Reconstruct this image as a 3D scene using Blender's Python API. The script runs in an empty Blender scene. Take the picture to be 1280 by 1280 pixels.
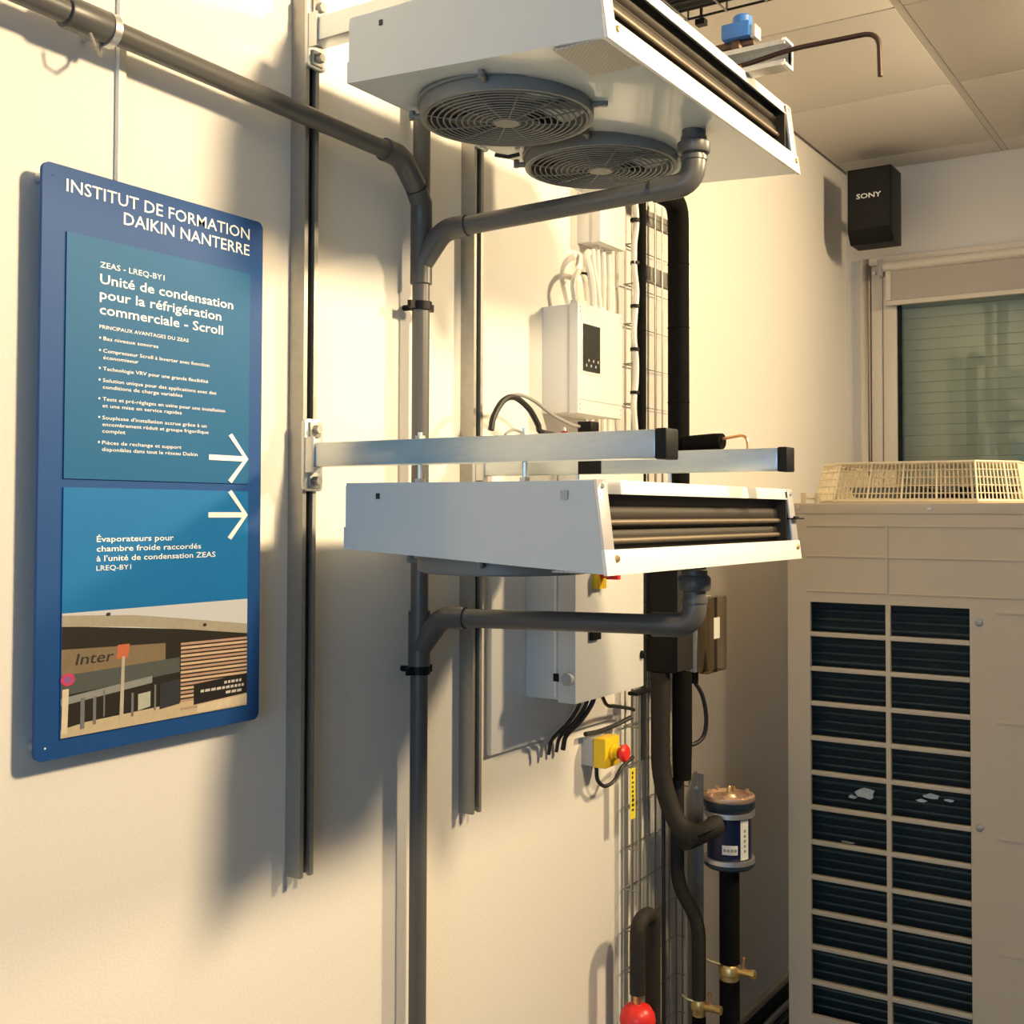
import bpy, bmesh, math, random
from mathutils import Vector, Matrix
random.seed(4)
S = bpy.context.scene
COL = S.collection

# ------------------------------------------------------------------ camera
F_PX, YAW, PITCH, ROLL, CY = 1474.13, .5747257, .0272991, .0031222, 600.546
def cam_axes():
    f = Vector((-math.sin(YAW)*math.cos(PITCH), math.cos(YAW)*math.cos(PITCH), math.sin(PITCH)))
    r = Vector((math.cos(YAW), math.sin(YAW), 0)); u = r.cross(f)
    return (math.cos(ROLL)*r+math.sin(ROLL)*u, -math.sin(ROLL)*r+math.cos(ROLL)*u, f)
cd = bpy.data.cameras.new('camera'); cam = bpy.data.objects.new('camera', cd); COL.objects.link(cam)
r_, u_, f_ = cam_axes()
cam.matrix_world = Matrix(((r_.x, u_.x, -f_.x, 1.43), (r_.y, u_.y, -f_.y, 0), (r_.z, u_.z, -f_.z, 1.655), (0, 0, 0, 1)))
cd.sensor_width = 36; cd.sensor_fit = 'HORIZONTAL'; cd.lens = F_PX/1280*36
cd.shift_y = -(640-CY)/1280; cd.clip_start = .02
S.camera = cam

# ------------------------------------------------------------------ world, lights, exposure
S.view_settings.view_transform = 'Standard'; S.view_settings.look = 'None'
S.view_settings.gamma = 1; S.view_settings.use_curve_mapping = False
S.view_settings.exposure = 0.06
w = bpy.data.worlds.new('world'); S.world = w; w.use_nodes = True
w.node_tree.nodes['Background'].inputs[0].default_value = (.55, .68, .9, 1)
w.node_tree.nodes['Background'].inputs[1].default_value = .5
def area(name, loc, rot, sx, sy, power, col):
    l = bpy.data.lights.new(name, 'AREA'); l.shape = 'RECTANGLE'; l.size = sx; l.size_y = sy
    l.energy = power; l.color = col
    o = bpy.data.objects.new(name, l); COL.objects.link(o); o.location = loc; o.rotation_euler = rot
    return o
WARM = (1, .77, .46)
SPOTS = [((2.25, 3.6, 2.88), (0, 2.2, 2.0), 300), ((2.15, 1.75, 2.88), (0, .6, 2.15), 350)]      # track spotlights washing the display wall, right of the frame
for p, aim, e in SPOTS:
    l = bpy.data.lights.new('spotlight_beam', 'SPOT'); l.energy = e; l.color = WARM; l.shadow_soft_size = .13
    l.spot_size = math.radians(140); l.spot_blend = 1
    o = bpy.data.objects.new('spotlight_beam', l); COL.objects.link(o); o.location = p
    o.rotation_euler = (Vector(aim)-Vector(p)).to_track_quat('-Z', 'Y').to_euler()
area('daylight_through_window', (2.0, -2.93, 1.75), (math.radians(90), 0, 0), 2.2, 1.5, 48, (.38, .67, 1))

# ------------------------------------------------------------------ materials
MATS = {}
def mat(name, col, rough=.5, metal=0., noise=.0, nscale=30., bump=0., spec=.5, stretch=None, emit=None, coat=0):
    if name in MATS: return MATS[name]
    m = bpy.data.materials.new(name); m.use_nodes = True; nt = m.node_tree
    b = nt.nodes['Principled BSDF']
    b.inputs['Base Color'].default_value = (*col, 1); b.inputs['Roughness'].default_value = rough
    b.inputs['Metallic'].default_value = metal; b.inputs['Specular IOR Level'].default_value = spec
    b.inputs['Coat Weight'].default_value = coat
    if noise or bump:
        tc = nt.nodes.new('ShaderNodeTexCoord'); mp = nt.nodes.new('ShaderNodeMapping')
        nt.links.new(tc.outputs['Object'], mp.inputs[0])
        if stretch: mp.inputs['Scale'].default_value = stretch
        n = nt.nodes.new('ShaderNodeTexNoise'); n.inputs['Scale'].default_value = nscale; n.inputs['Detail'].default_value = 5
        nt.links.new(mp.outputs[0], n.inputs['Vector'])
        if noise:
            mx = nt.nodes.new('ShaderNodeMix'); mx.data_type = 'RGBA'
            mx.inputs['A'].default_value = (*[c*(1-noise) for c in col], 1)
            mx.inputs['B'].default_value = (*[min(1, c*(1+noise)) for c in col], 1)
            nt.links.new(n.outputs['Fac'], mx.inputs['Factor']); nt.links.new(mx.outputs['Result'], b.inputs['Base Color'])
        if bump:
            bp = nt.nodes.new('ShaderNodeBump'); bp.inputs['Strength'].default_value = bump; bp.inputs['Distance'].default_value = .002
            nt.links.new(n.outputs['Fac'], bp.inputs['Height']); nt.links.new(bp.outputs[0], b.inputs['Normal'])
    if emit:
        b.inputs['Emission Color'].default_value = (*emit[0], 1); b.inputs['Emission Strength'].default_value = emit[1]
    MATS[name] = m
    return m
def stripes(name, c1, c2, scale, axis, rough=.5, metal=0., bump=.4):
    m = mat(name, c1, rough, metal); nt = m.node_tree; b = nt.nodes['Principled BSDF']
    tc = nt.nodes.new('ShaderNodeTexCoord'); wv = nt.nodes.new('ShaderNodeTexWave')
    wv.bands_direction = axis; wv.inputs['Scale'].default_value = scale; wv.inputs['Distortion'].default_value = .3
    nt.links.new(tc.outputs['Object'], wv.inputs['Vector'])
    mx = nt.nodes.new('ShaderNodeMix'); mx.data_type = 'RGBA'; mx.inputs['A'].default_value = (*c1, 1); mx.inputs['B'].default_value = (*c2, 1)
    nt.links.new(wv.outputs['Fac'], mx.inputs['Factor']); nt.links.new(mx.outputs['Result'], b.inputs['Base Color'])
    bp = nt.nodes.new('ShaderNodeBump'); bp.inputs['Strength'].default_value = bump; bp.inputs['Distance'].default_value = .002
    nt.links.new(wv.outputs['Fac'], bp.inputs['Height']); nt.links.new(bp.outputs[0], b.inputs['Normal'])
    return m
def label_print(name, c1, c2, sc):
    m = mat(name, c1, .4); nt = m.node_tree; b = nt.nodes['Principled BSDF']
    tc = nt.nodes.new('ShaderNodeTexCoord'); br = nt.nodes.new('ShaderNodeTexBrick')
    br.inputs['Color1'].default_value = (*c1, 1); br.inputs['Color2'].default_value = (*[c*.92 for c in c1], 1)
    br.inputs['Mortar'].default_value = (*c2, 1); br.inputs['Scale'].default_value = sc; br.inputs['Mortar Size'].default_value = .03
    nt.links.new(tc.outputs['Object'], br.inputs['Vector']); nt.links.new(br.outputs['Color'], b.inputs['Base Color'])
    return m
def glass(name, tint, refl):
    m = bpy.data.materials.new(name); m.use_nodes = True; nt = m.node_tree; nt.nodes.clear()
    o = nt.nodes.new('ShaderNodeOutputMaterial'); t = nt.nodes.new('ShaderNodeBsdfTransparent'); t.inputs[0].default_value = (*tint, 1)
    g = nt.nodes.new('ShaderNodeBsdfGlossy'); g.inputs['Roughness'].default_value = .02
    fr = nt.nodes.new('ShaderNodeFresnel'); fr.inputs['IOR'].default_value = refl
    mx = nt.nodes.new('ShaderNodeMixShader'); nt.links.new(fr.outputs[0], mx.inputs[0]); nt.links.new(t.outputs[0], mx.inputs[1]); nt.links.new(g.outputs[0], mx.inputs[2])
    nt.links.new(mx.outputs[0], o.inputs[0]); MATS[name] = m
    return m

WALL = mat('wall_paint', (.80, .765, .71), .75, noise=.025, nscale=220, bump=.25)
WALLD = mat('low_bounce_wall', (.34, .31, .28), .8, noise=.03, nscale=200)  # unseen right and front walls, darkened to cut the bounced light
CEILP = mat('ceiling_panel', (.72, .68, .635), .9, noise=.05, nscale=160, bump=.2)
CEILG = mat('ceiling_grid', (.66, .62, .56), .6, noise=.02)
FLOOR = mat('floor_lino', (.075, .07, .065), .5, noise=.3, nscale=40)
GALV = mat('galvanised_steel', (.62, .63, .63), .38, .85, noise=.12, nscale=60, stretch=(3, 3, .6))
GALVB = mat('galvanised_beam', (.52, .58, .63), .30, .9, noise=.10, nscale=50, stretch=(.6, 4, 4))
GALVD = mat('galvanised_dull', (.40, .385, .35), .45, .7, noise=.15, nscale=60)
BLACKP = mat('black_plastic', (.006, .006, .0065), .5, noise=.2, spec=.2)
PVC = mat('grey_pvc', (.095, .092, .088), .38, noise=.06, nscale=60)
PVCD = mat('grey_pvc_socket', (.088, .086, .084), .38, noise=.06, nscale=60)
PRINT = mat('pipe_print', (.06, .06, .06), .5)
WHITEM = mat('white_coated_metal', (.54, .60, .64), .16, noise=.015, nscale=20, coat=.3)
FRAMEW = mat('white_frame', (.86, .84, .80), .35, noise=.015)
FRAMEG = mat('bare_metal_strip', (.68, .66, .68), .35, .55, noise=.05)
FANG = mat('fan_grey', (.19, .195, .19), .45, noise=.08)
FAND = mat('fan_dark', (.012, .012, .014), .6, noise=.2)
BLADE = mat('fan_blade', (.07, .075, .08), .5, noise=.1)
CREAMW = mat('cream_conduit', (.82, .78, .70), .45, noise=.03)
BOXW = mat('enclosure_grey', (.74, .73, .70), .4, noise=.02)
BOXW2 = mat('cabinet_grey', (.68, .68, .66), .42, noise=.02)
BOARD = mat('backing_board', (.82, .80, .77), .5, noise=.02)
RUB = mat('insulation_foam', (.006, .0055, .005), .85, noise=.35, nscale=60, bump=.6, spec=.12)
RUB2 = mat('insulation_foam_worn', (.026, .022, .017), .7, noise=.4, nscale=40, bump=.5, spec=.3)
COPPER = mat('copper', (.80, .42, .22), .32, .95, noise=.12, nscale=60)
COPPERD = mat('oxidised_copper', (.035, .016, .010), .45, .4, noise=.3, nscale=60)
COPPERP = mat('pale_copper', (.66, .46, .34), .45, .8, noise=.2, nscale=80)
BRASS = mat('brass', (.75, .55, .22), .35, .85, noise=.12, nscale=60)
RED = mat('red_plastic', (.80, .03, .025), .35, noise=.08)
REDD = mat('dark_red_plastic', (.25, .02, .02), .4, noise=.08)
YEL = mat('yellow_plastic', (.90, .60, .02), .4, noise=.05)
YELB = mat('yellow_label', (.88, .74, .05), .45, noise=.05)
INK = mat('black_ink', (.02, .02, .02), .6)
GREYP = mat('grey_plastic', (.42, .42, .42), .45, noise=.05)
CABLE = mat('black_cable', (.015, .015, .016), .5, noise=.2)
CABLEG = mat('grey_cable', (.30, .29, .27), .5, noise=.1)
WIRE = mat('tray_wire', (.30, .30, .29), .4, .8, noise=.1)
BEIGE = mat('beige_casing', (.63, .53, .395), .5, noise=.02, nscale=30)
BEIGEL = mat('beige_guard', (.74, .64, .44), .5, noise=.03)
COILB = stripes('dark_coil_fins', (.008, .016, .02), (.014, .03, .036), 150, 'X', .45, .1, .5)
COILT = mat('dark_coil_tube', (.025, .05, .058), .4, .2, noise=.2)
BENT = mat('flattened_fins', (.50, .56, .60), .4, .5, noise=.35, nscale=90)
EVAPC = stripes('evaporator_fins', (.018, .014, .010), (.042, .032, .023), 160, 'Y', .5, .3, .5)
EVAPT = mat('evaporator_tube', (.20, .16, .115), .5, .6, noise=.1, nscale=40)
BLUEB = mat('sign_blue', (.010, .065, .235), .5, noise=.04, nscale=8, spec=.25)
TEAL = mat('sign_teal', (.005, .105, .26), .5, noise=.04, nscale=8, spec=.25)
TEAL2 = mat('sign_light_blue', (.007, .145, .39), .5, noise=.04, nscale=8, spec=.25)
INKW = mat('sign_white', (.88, .88, .86), .4)
BLUEV = mat('blue_coil_plastic', (.035, .15, .46), .4, noise=.06)
BROWN = mat('valve_body', (.10, .06, .04), .4, .5, noise=.2)
NAVY = mat('navy_label', (.003, .010, .045), .35, noise=.1)
NAVYF = mat('filter_flange', (.02, .04, .06), .4, .3, noise=.2)
LABELW = mat('label_white', (.72, .70, .66), .5, noise=.06, nscale=120)
WINF = mat('window_frame', (.76, .69, .59), .45, noise=.02)
BLIND = mat('blind_fabric', (.50, .45, .39), .7, noise=.03, nscale=200)
SHUT = mat('shutter_slat', (.66, .68, .58), .55, noise=.03)
GREYT = glass('smoked_lid', (.72, .68, .60), 1.5)
PANE = glass('window_glass', (.93, .96, .92), 1.45)
DARKSCR = mat('smoked_window', (.035, .033, .03), .25, noise=.1)
SKIRT = mat('skirting_dark', (.03, .027, .025), .5, noise=.2)
SKIRTL = mat('skirting_cap', (.55, .48, .40), .5, noise=.05)
RATING = label_print('rating_label', (.55, .53, .48), (.20, .19, .18), 60)
OPAL = mat('lamp_lens', (.9, .88, .82), .5, emit=((1, .84, .6), 6.0))

# ------------------------------------------------------------------ mesh builder
class MB:
    def __init__(s): s.v = []; s.f = []
    def add(s, vs, fs):
        o = len(s.v); s.v += [Vector(p) for p in vs]; s.f += [[i+o for i in f] for f in fs]; return s
    def box(s, x0, x1, y0, y1, z0, z1):
        return s.add([(x0,y0,z0),(x1,y0,z0),(x1,y1,z0),(x0,y1,z0),(x0,y0,z1),(x1,y0,z1),(x1,y1,z1),(x0,y1,z1)],
                     [(3,2,1,0),(4,5,6,7),(0,1,5,4),(1,2,6,5),(2,3,7,6),(3,0,4,7)])
    def prism(s, pts, axis, a, b):
        # pts: 2-D outline; axis 'y': (x,z), 'x': (y,z), 'z': (x,y)
        f = {'y': lambda p, t: (p[0], t, p[1]), 'x': lambda p, t: (t, p[0], p[1]), 'z': lambda p, t: (p[0], p[1], t)}[axis]
        n = len(pts)
        return s.add([f(p, a) for p in pts]+[f(p, b) for p in pts],
                     [list(range(n)), list(range(2*n-1, n-1, -1))]+[(i, (i+1) % n, n+(i+1) % n, n+i) for i in range(n)])
    def tube(s, path, r, n=12, caps=True):
        path = [Vector(p) for p in path]; k = len(path); rs = r if isinstance(r, (list, tuple)) else [r]*k
        t0 = (path[1]-path[0]).normalized(); up = Vector((0, 0, 1)) if abs(t0.z) < .9 else Vector((0, 1, 0))
        a = t0.cross(up).normalized(); vs = []
        for i, p in enumerate(path):
            t = ((path[min(i+1, k-1)]-p).normalized()+(p-path[max(i-1, 0)]).normalized())
            t = t.normalized() if t.length > 1e-6 else t0
            a = (a-t*a.dot(t)).normalized(); b = t.cross(a)
            vs += [p+(a*math.cos(2*math.pi*j/n)+b*math.sin(2*math.pi*j/n))*rs[i] for j in range(n)]
        fs = [(i*n+j, i*n+(j+1) % n, (i+1)*n+(j+1) % n, (i+1)*n+j) for i in range(k-1) for j in range(n)]
        if caps: fs += [list(range(n-1, -1, -1)), list(range((k-1)*n, k*n))]
        return s.add(vs, fs)
    def cyl(s, p0, p1, r, n=16, r2=None): return s.tube([p0, p1], [r, r if r2 is None else r2], n)
    def lathe(s, prof, c, n=32, axis='z'):
        # prof: (r, h) pairs, closed outline not needed
        vs = []; k = len(prof)
        for r, h in prof:
            for j in range(n):
                a = 2*math.pi*j/n; p = (r*math.cos(a), r*math.sin(a), h)
                if axis == 'x': p = (h, r*math.cos(a), r*math.sin(a))
                if axis == 'y': p = (r*math.sin(a), h, r*math.cos(a))
                vs.append((p[0]+c[0], p[1]+c[1], p[2]+c[2]))
        fs = [(i*n+j, i*n+(j+1) % n, (i+1)*n+(j+1) % n, (i+1)*n+j) for i in range(k-1) for j in range(n)]
        if prof[0][0] > 1e-5: fs.append(list(range(n-1, -1, -1)))
        if prof[-1][0] > 1e-5: fs.append(list(range((k-1)*n, k*n)))
        return s.add(vs, fs)
    def torus(s, c, R, r, n=40, m=5):
        vs = [(c[0]+(R+r*math.cos(2*math.pi*j/m))*math.cos(2*math.pi*i/n), c[1]+(R+r*math.cos(2*math.pi*j/m))*math.sin(2*math.pi*i/n), c[2]+r*math.sin(2*math.pi*j/m)) for i in range(n) for j in range(m)]
        fs = [(i*m+j, ((i+1) % n)*m+j, ((i+1) % n)*m+(j+1) % m, i*m+(j+1) % m) for i in range(n) for j in range(m)]
        return s.add(vs, fs)
    def ring(s, c, R0, R1, z0, z1, n=40):
        pr = [(R0, z0), (R1, z0), (R1, z1), (R0, z1)]; vs = []
        for r, h in pr: vs += [(c[0]+r*math.cos(2*math.pi*j/n), c[1]+r*math.sin(2*math.pi*j/n), c[2]+h) for j in range(n)]
        return s.add(vs, [(i*n+j, i*n+(j+1) % n, ((i+1) % 4)*n+(j+1) % n, ((i+1) % 4)*n+j) for i in range(4) for j in range(n)])
    def bounds(s):
        return [(min(v[i] for v in s.v), max(v[i] for v in s.v)) for i in range(3)]

ROOT = {}
def mesh_of(mb, name, material, origin, bevel=0):
    me = bpy.data.meshes.new(name)
    me.from_pydata([v-origin for v in mb.v], [], mb.f)
    bm = bmesh.new(); bm.from_mesh(me)
    bmesh.ops.remove_doubles(bm, verts=bm.verts, dist=1e-6)
    bmesh.ops.recalc_face_normals(bm, faces=bm.faces)
    if bevel:
        ed = [e for e in bm.edges if len(e.link_faces) == 2 and e.calc_face_angle(0) > .7]
        bmesh.ops.bevel(bm, geom=ed, offset=bevel, segments=2, profile=.6, affect='EDGES', clamp_overlap=True)
    bm.to_mesh(me); bm.free()
    me.shade_smooth(); me.set_sharp_from_angle(angle=math.radians(40))
    me.materials.append(material)
    return me
def thing(name, label, cat, loc, group=None):
    o = bpy.data.objects.new(name, None); COL.objects.link(o); o.location = loc; o.empty_display_size = .05
    o['label'] = label; o['category'] = cat
    if group: o['group'] = group
    ROOT[o.name] = Vector(loc); return o
def part(mb, name, material, parent, bevel=0, label=None, kind=None):
    org = ROOT[parent.name]; o = bpy.data.objects.new(name, mesh_of(mb, name, material, org, bevel))
    COL.objects.link(o); o.parent = parent; ROOT[o.name] = org
    if label: o['label'] = label
    if kind: o['kind'] = kind
    return o
def single(mb, name, material, label, cat, group=None, bevel=0, kind=None):
    b = mb.bounds(); org = Vector(((b[0][0]+b[0][1])/2, (b[1][0]+b[1][1])/2, b[2][0]))
    o = bpy.data.objects.new(name, mesh_of(mb, name, material, org, bevel)); COL.objects.link(o); o.location = org
    if label: o['label'] = label; o['category'] = cat
    if group: o['group'] = group
    if kind: o['kind'] = kind
    ROOT[o.name] = org; return o
def struct(mb, name, material, bevel=0): return single(mb, name, material, None, None, bevel=bevel, kind='structure')
def dup_tree(o, parent=None):
    c = o.copy(); COL.objects.link(c)
    if parent: c.parent = parent
    for ch in list(o.children): dup_tree(ch, c)
    return c
def arc(p_in, corner, p_out, r, n=8):
    """polyline round a corner: returns points from p_in side to p_out side with a fillet of size r"""
    c = Vector(corner); a = (Vector(p_in)-c); b = (Vector(p_out)-c)
    A = c+a.normalized()*min(r, a.length*.95); B = c+b.normalized()*min(r, b.length*.95)
    return [A*(1-t)**2+c*2*t*(1-t)+B*t*t for t in [i/n for i in range(n+1)]]
def bent(pts, r, n=8):
    out = [Vector(pts[0])]
    for i in range(1, len(pts)-1): out += arc(pts[i-1], pts[i], pts[i+1], r, n)
    return out+[Vector(pts[-1])]
def spline(pts, n=8):
    P = [Vector(p) for p in pts]; P = [P[0]*2-P[1]]+P+[P[-1]*2-P[-2]]; out = []
    for i in range(1, len(P)-2):
        for k in range(n):
            t = k/n
            out.append(.5*((2*P[i])+(P[i+1]-P[i-1])*t+(2*P[i-1]-5*P[i]+4*P[i+1]-P[i+2])*t*t+(3*P[i]-P[i-1]-3*P[i+1]+P[i+2])*t**3))
    return out+[P[-2]]
def text_mesh(body, bold=0, res=2):
    cu = bpy.data.curves.new('lettering', 'FONT'); cu.body = body; cu.size = 1; cu.resolution_u = res; cu.offset = bold
    t = bpy.data.objects.new('lettering', cu); COL.objects.link(t)
    dg = bpy.context.evaluated_depsgraph_get(); me = bpy.data.meshes.new_from_object(t.evaluated_get(dg))
    bpy.data.objects.remove(t); bpy.data.curves.remove(cu)
    return me
def lettering(body, parent, material, base, xdir, ydir, width=None, cap=None, align='l', bold=0, name='lettering'):
    """flat print: cap = cap height in metres, width = total width in metres"""
    me = text_mesh(body, bold); xs = [v.co.x for v in me.vertices]; x0, x1 = min(xs), max(xs)
    sy = cap/.73; sx = width/(x1-x0) if width else sy*.97
    X, Y = Vector(xdir), Vector(ydir); B = Vector(base)-ROOT[parent.name]
    off = {'l': -x0, 'r': -x1, 'c': -(x0+x1)/2}[align]
    for v in me.vertices: v.co = B+X*((v.co.x+off)*sx)+Y*(v.co.y*sy)
    me.materials.clear(); me.materials.append(material)
    o = bpy.data.objects.new(name, me); COL.objects.link(o); o.parent = parent; ROOT[o.name] = ROOT[parent.name]
    return o

# ================================================================== SETTING
XR, YB, YF, H = 4.3, 4.66, -3.0, 3.01
struct(MB().box(-.12, 0, YF, YB, 0, H+.1), 'wall_left', WALL)
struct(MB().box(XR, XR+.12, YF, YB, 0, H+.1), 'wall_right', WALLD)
struct(MB().box(-.12, XR+.12, YF-.12, YB+.35, -.1, 0), 'floor', FLOOR)
wx0, wx1, wz0, wz1 = .06, 3.2, .95, 2.66       # back window opening
m = MB().box(-.12, wx0, YB, YB+.12, 0, H+.1).box(wx1, XR+.12, YB, YB+.12, 0, H+.1).box(wx0, wx1, YB, YB+.12, 0, wz0).box(wx0, wx1, YB, YB+.12, wz1, H+.1)
struct(m, 'wall_back', WALL)
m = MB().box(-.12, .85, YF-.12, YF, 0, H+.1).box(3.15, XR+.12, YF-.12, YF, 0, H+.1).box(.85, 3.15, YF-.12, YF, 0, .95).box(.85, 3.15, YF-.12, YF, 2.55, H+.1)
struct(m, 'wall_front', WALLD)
win2 = struct(MB().box(.85, .91, YF-.1, YF-.04, .95, 2.55).box(3.09, 3.15, YF-.1, YF-.04, .95, 2.55).box(.91, 3.09, YF-.1, YF-.04, .95, 1.01).box(.91, 3.09, YF-.1, YF-.04, 2.49, 2.55).box(1.97, 2.03, YF-.1, YF-.04, 1.01, 2.49), 'window_2', WINF)
part(MB().box(.91, 3.09, YF-.075, YF-.069, 1.01, 2.49), 'pane', PANE, win2)
# suspended ceiling
GX, GY, T = .60, 4.50, .662
ceil = struct(MB().box(-.12, XR+.12, YF-.12, YB+.12, H+.03, H+.1), 'ceiling', CEILG)
protos = {}
for i in range(-1, 6):
    x0, x1 = max(GX+i*T, 0), min(GX+(i+1)*T, XR)
    if x1-x0 < .03: continue
    for j in range(-1, 12):
        y0, y1 = max(GY-(j+1)*T, YF), min(GY-j*T, YB)
        if y1-y0 < .03: continue
        key = (round(x1-x0, 4), round(y1-y0, 4)); g = .0035
        if key not in protos:
            t = part(MB().box(x0+.012, x1-.012, y0+g, y1-g, H, H+.025), 'ceiling_tile', CEILP, ceil, bevel=.002); protos[key] = (t, x0, y0)
        else:
            p, a, b = protos[key]; c = p.copy(); COL.objects.link(c); c.parent = ceil; c.location = p.location+Vector((x0-a, y0-b, 0))
for i in range(0, 6):
    x = GX+i*T
    if x < XR: part(MB().box(x-.0105, x+.0105, YF, YB, H+.001, H+.028), 'grid_runner', CEILG, ceil)
for j in range(0, 12):
    y = GY-j*T
    part(MB().box(0, XR, y-.002, y+.002, H+.004, H+.026), 'grid_crossbar', CEILG, ceil)
for k, (p, aim, e) in enumerate(SPOTS):
    p = Vector(p); ax = (Vector(aim)-p).normalized()
    ts = thing('track_spotlight', ['track spotlight under the ceiling nearest the window wall', 'track spotlight under the ceiling nearest the camera'][k], 'spotlight', (p.x, p.y, H), 'track spotlights')
    part(MB().box(p.x-.3, p.x+.3, p.y-.018, p.y+.018, H-.028, H), 'track', BLACKP, ts, bevel=.002)
    part(MB().cyl(p-ax*.16, (p.x-ax.x*.16, p.y-ax.y*.16, H-.028), .009, 10), 'stem', BLACKP, ts)
    part(MB().tube([p-ax*.235, p-ax*.225, p-ax*.115, p-ax*.105], [.055, .07, .085, .082], 24), 'head', BLACKP, ts)
    part(MB().tube([p-ax*.1045, p-ax*.1], [.074, .074], 24), 'lens', OPAL, ts)
struct(MB().box(0, .016, YF, YB, 0, .062), 'baseboard_left', SKIRT)
struct(MB().box(0, .02, YF, YB, .062, .085), 'trim_1', SKIRTL, bevel=.004)
struct(MB().box(.0, .009, 1.127, 1.141, 1.95, H), 'trim_2', CREAMW, bevel=.002)      # narrow cable cover strip running down to the sign
# back window: frame, pane, roller blind, outside shutter
W1 = struct(MB().box(wx0, wx0+.035, YB-.02, YB+.1, wz0, wz1).box(wx1-.035, wx1, YB-.02, YB+.1, wz0, wz1).box(wx0+.035, wx1-.035, YB-.02, YB+.1, wz1-.03, wz1).box(wx0+.035, wx1-.035, YB-.02, YB+.1, wz0, wz0+.05), 'window_1', WINF, bevel=.004)
part(MB().box(wx0+.04, wx0+.085, YB-.006, YB+.06, wz0+.05, wz1-.03), 'frame_profile', WINF, W1, bevel=.006)
part(MB().box(wx0+.088, wx0+.14, YB-.012, YB+.05, wz0+.05, wz1-.03), 'sash_stile', WINF, W1, bevel=.006)
part(MB().box(wx0+.14, wx1-.04, YB-.0, YB+.05, wz1-.10, wz1-.03), 'sash_rail', WINF, W1, bevel=.005)
part(MB().box(wx0+.14, wx0+.147, YB+.0, YB+.04, wz0+.05, wz1-.1), 'gasket', BLACKP, W1)
part(MB().box(wx0+.147, wx1-.04, YB+.03, YB+.036, wz0+.05, wz1-.1), 'pane', PANE, W1)
part(MB().lathe([(.0, .0), (.007, .0), (.007, .012), (0, .012)], (wx0+.055, YB-.019, 2.60), 10, 'y'), 'frame_screw', GALV, W1)
slat = None
zt = wz1-.1; k = 0
while zt-.0425*(k+1) > wz0:
    z1 = zt-.0425*k
    if slat is None:
        slat = part(MB().prism([(YB+.1395, z1), (YB+.137, z1-.0015), (YB+.1362, z1-.02), (YB+.137, z1-.0410), (YB+.1395, z1-.0425), (YB+.153, z1-.0425), (YB+.153, z1)], 'x', wx0-.02, wx1+.02), 'shutter_slat', SHUT, W1)
    else:
        c = slat.copy(); COL.objects.link(c); c.parent = W1; c.location = slat.location+Vector((0, 0, -.0425*k))
    k += 1
bl = thing('roller_blind', 'rolled-up beige roller blind under its rail at the top of the window', 'roller blind', (.16, YB-.05, 2.46))
part(MB().lathe([(.0, .155), (.02, .155), (.02, 3.15), (0, 3.15)], (0, YB-.03, 2.617), 20, 'x'), 'roller_tube', WINF, bl)
part(MB().box(.185, 3.15, YB-.03, YB-.026, 2.482, 2.605), 'fabric', BLIND, bl)
part(MB().box(.165, 3.16, YB-.038, YB-.018, 2.464, 2.482), 'bottom_bar', WINF, bl, bevel=.003)
part(MB().box(.163, .184, YB-.034, YB-.02, 2.484, 2.60), 'side_guide', WINF, bl, bevel=.003)
part(MB().box(.138, .154, YB-.056, YB-.008, 2.58, 2.645), 'end_bracket', GREYP, bl, bevel=.003)

# ================================================================== SIGN
SX = .034
sg = thing('information_sign', 'tall dark blue information sign with two lighter blue panels and white lettering', 'sign', (0, 1.19, 1.318))
def rrect(y0, y1, z0, z1, r, n=5):
    out = []
    for cy, cz, a0 in ((y1-r, z1-r, 0), (y0+r, z1-r, 90), (y0+r, z0+r, 180), (y1-r, z0+r, 270)):
        out += [(cy+r*math.cos(math.radians(a0+90*i/n)), cz+r*math.sin(math.radians(a0+90*i/n))) for i in range(n+1)]
    return out
part(MB().prism(rrect(.984, 1.398, 1.318, 2.131, .012), 'x', SX-.006, SX), 'board', BLUEB, sg)
for y in (1.0, 1.382):
    for z in (1.335, 2.114):
        part(MB().cyl((.0, y, z), (SX-.006, y, z), .007, 12), 'standoff', GALV, sg)
        part(MB().lathe([(0, .0008), (.0012, .0007), (.0016, 0)], (SX, y, z), 10, 'x'), 'screw_cap', INKW if (y, z) == (1.0, 1.335) else BLUEB, sg)
P1 = part(MB().box(SX, SX+.0022, 1.022, 1.368, 1.70, 2.041), 'upper_panel', TEAL, sg, label='teal blue panel with white product text')
P2 = part(MB().box(SX, SX+.0022, 1.022, 1.368, 1.345, 1.688), 'lower_panel', TEAL2, sg, label='light blue panel with a shop photo')
PX = SX+.0022+.0003
YD, ZD = (0, 1, 0), (0, 0, 1)
lettering('INSTITUT DE FORMATION', sg, INKW, (SX+.0004, 1.3675, 2.097), YD, ZD, .346, .0185, 'r', .005)
lettering('DAIKIN NANTERRE', sg, INKW, (SX+.0004, 1.3675, 2.071), YD, ZD, .249, .0185, 'r', .005)
lettering('ZEAS - LREQ-BY1', P1, INKW, (PX, 1.077, 2.001), YD, ZD, .115, .0085)
for k, (b, wd) in enumerate((('Unité de condensation', .254), ('pour la réfrigération', .229), ('commerciale - Scroll', .233))):
    lettering(b, P1, INKW, (PX, 1.077, 1.978-.0217*k), YD, ZD, wd, .0145, 'l', .010)
lettering('PRINCIPAUX AVANTAGES DU ZEAS', P1, INKW, (PX, 1.077, 1.914), YD, ZD, .163, .0055)
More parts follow.
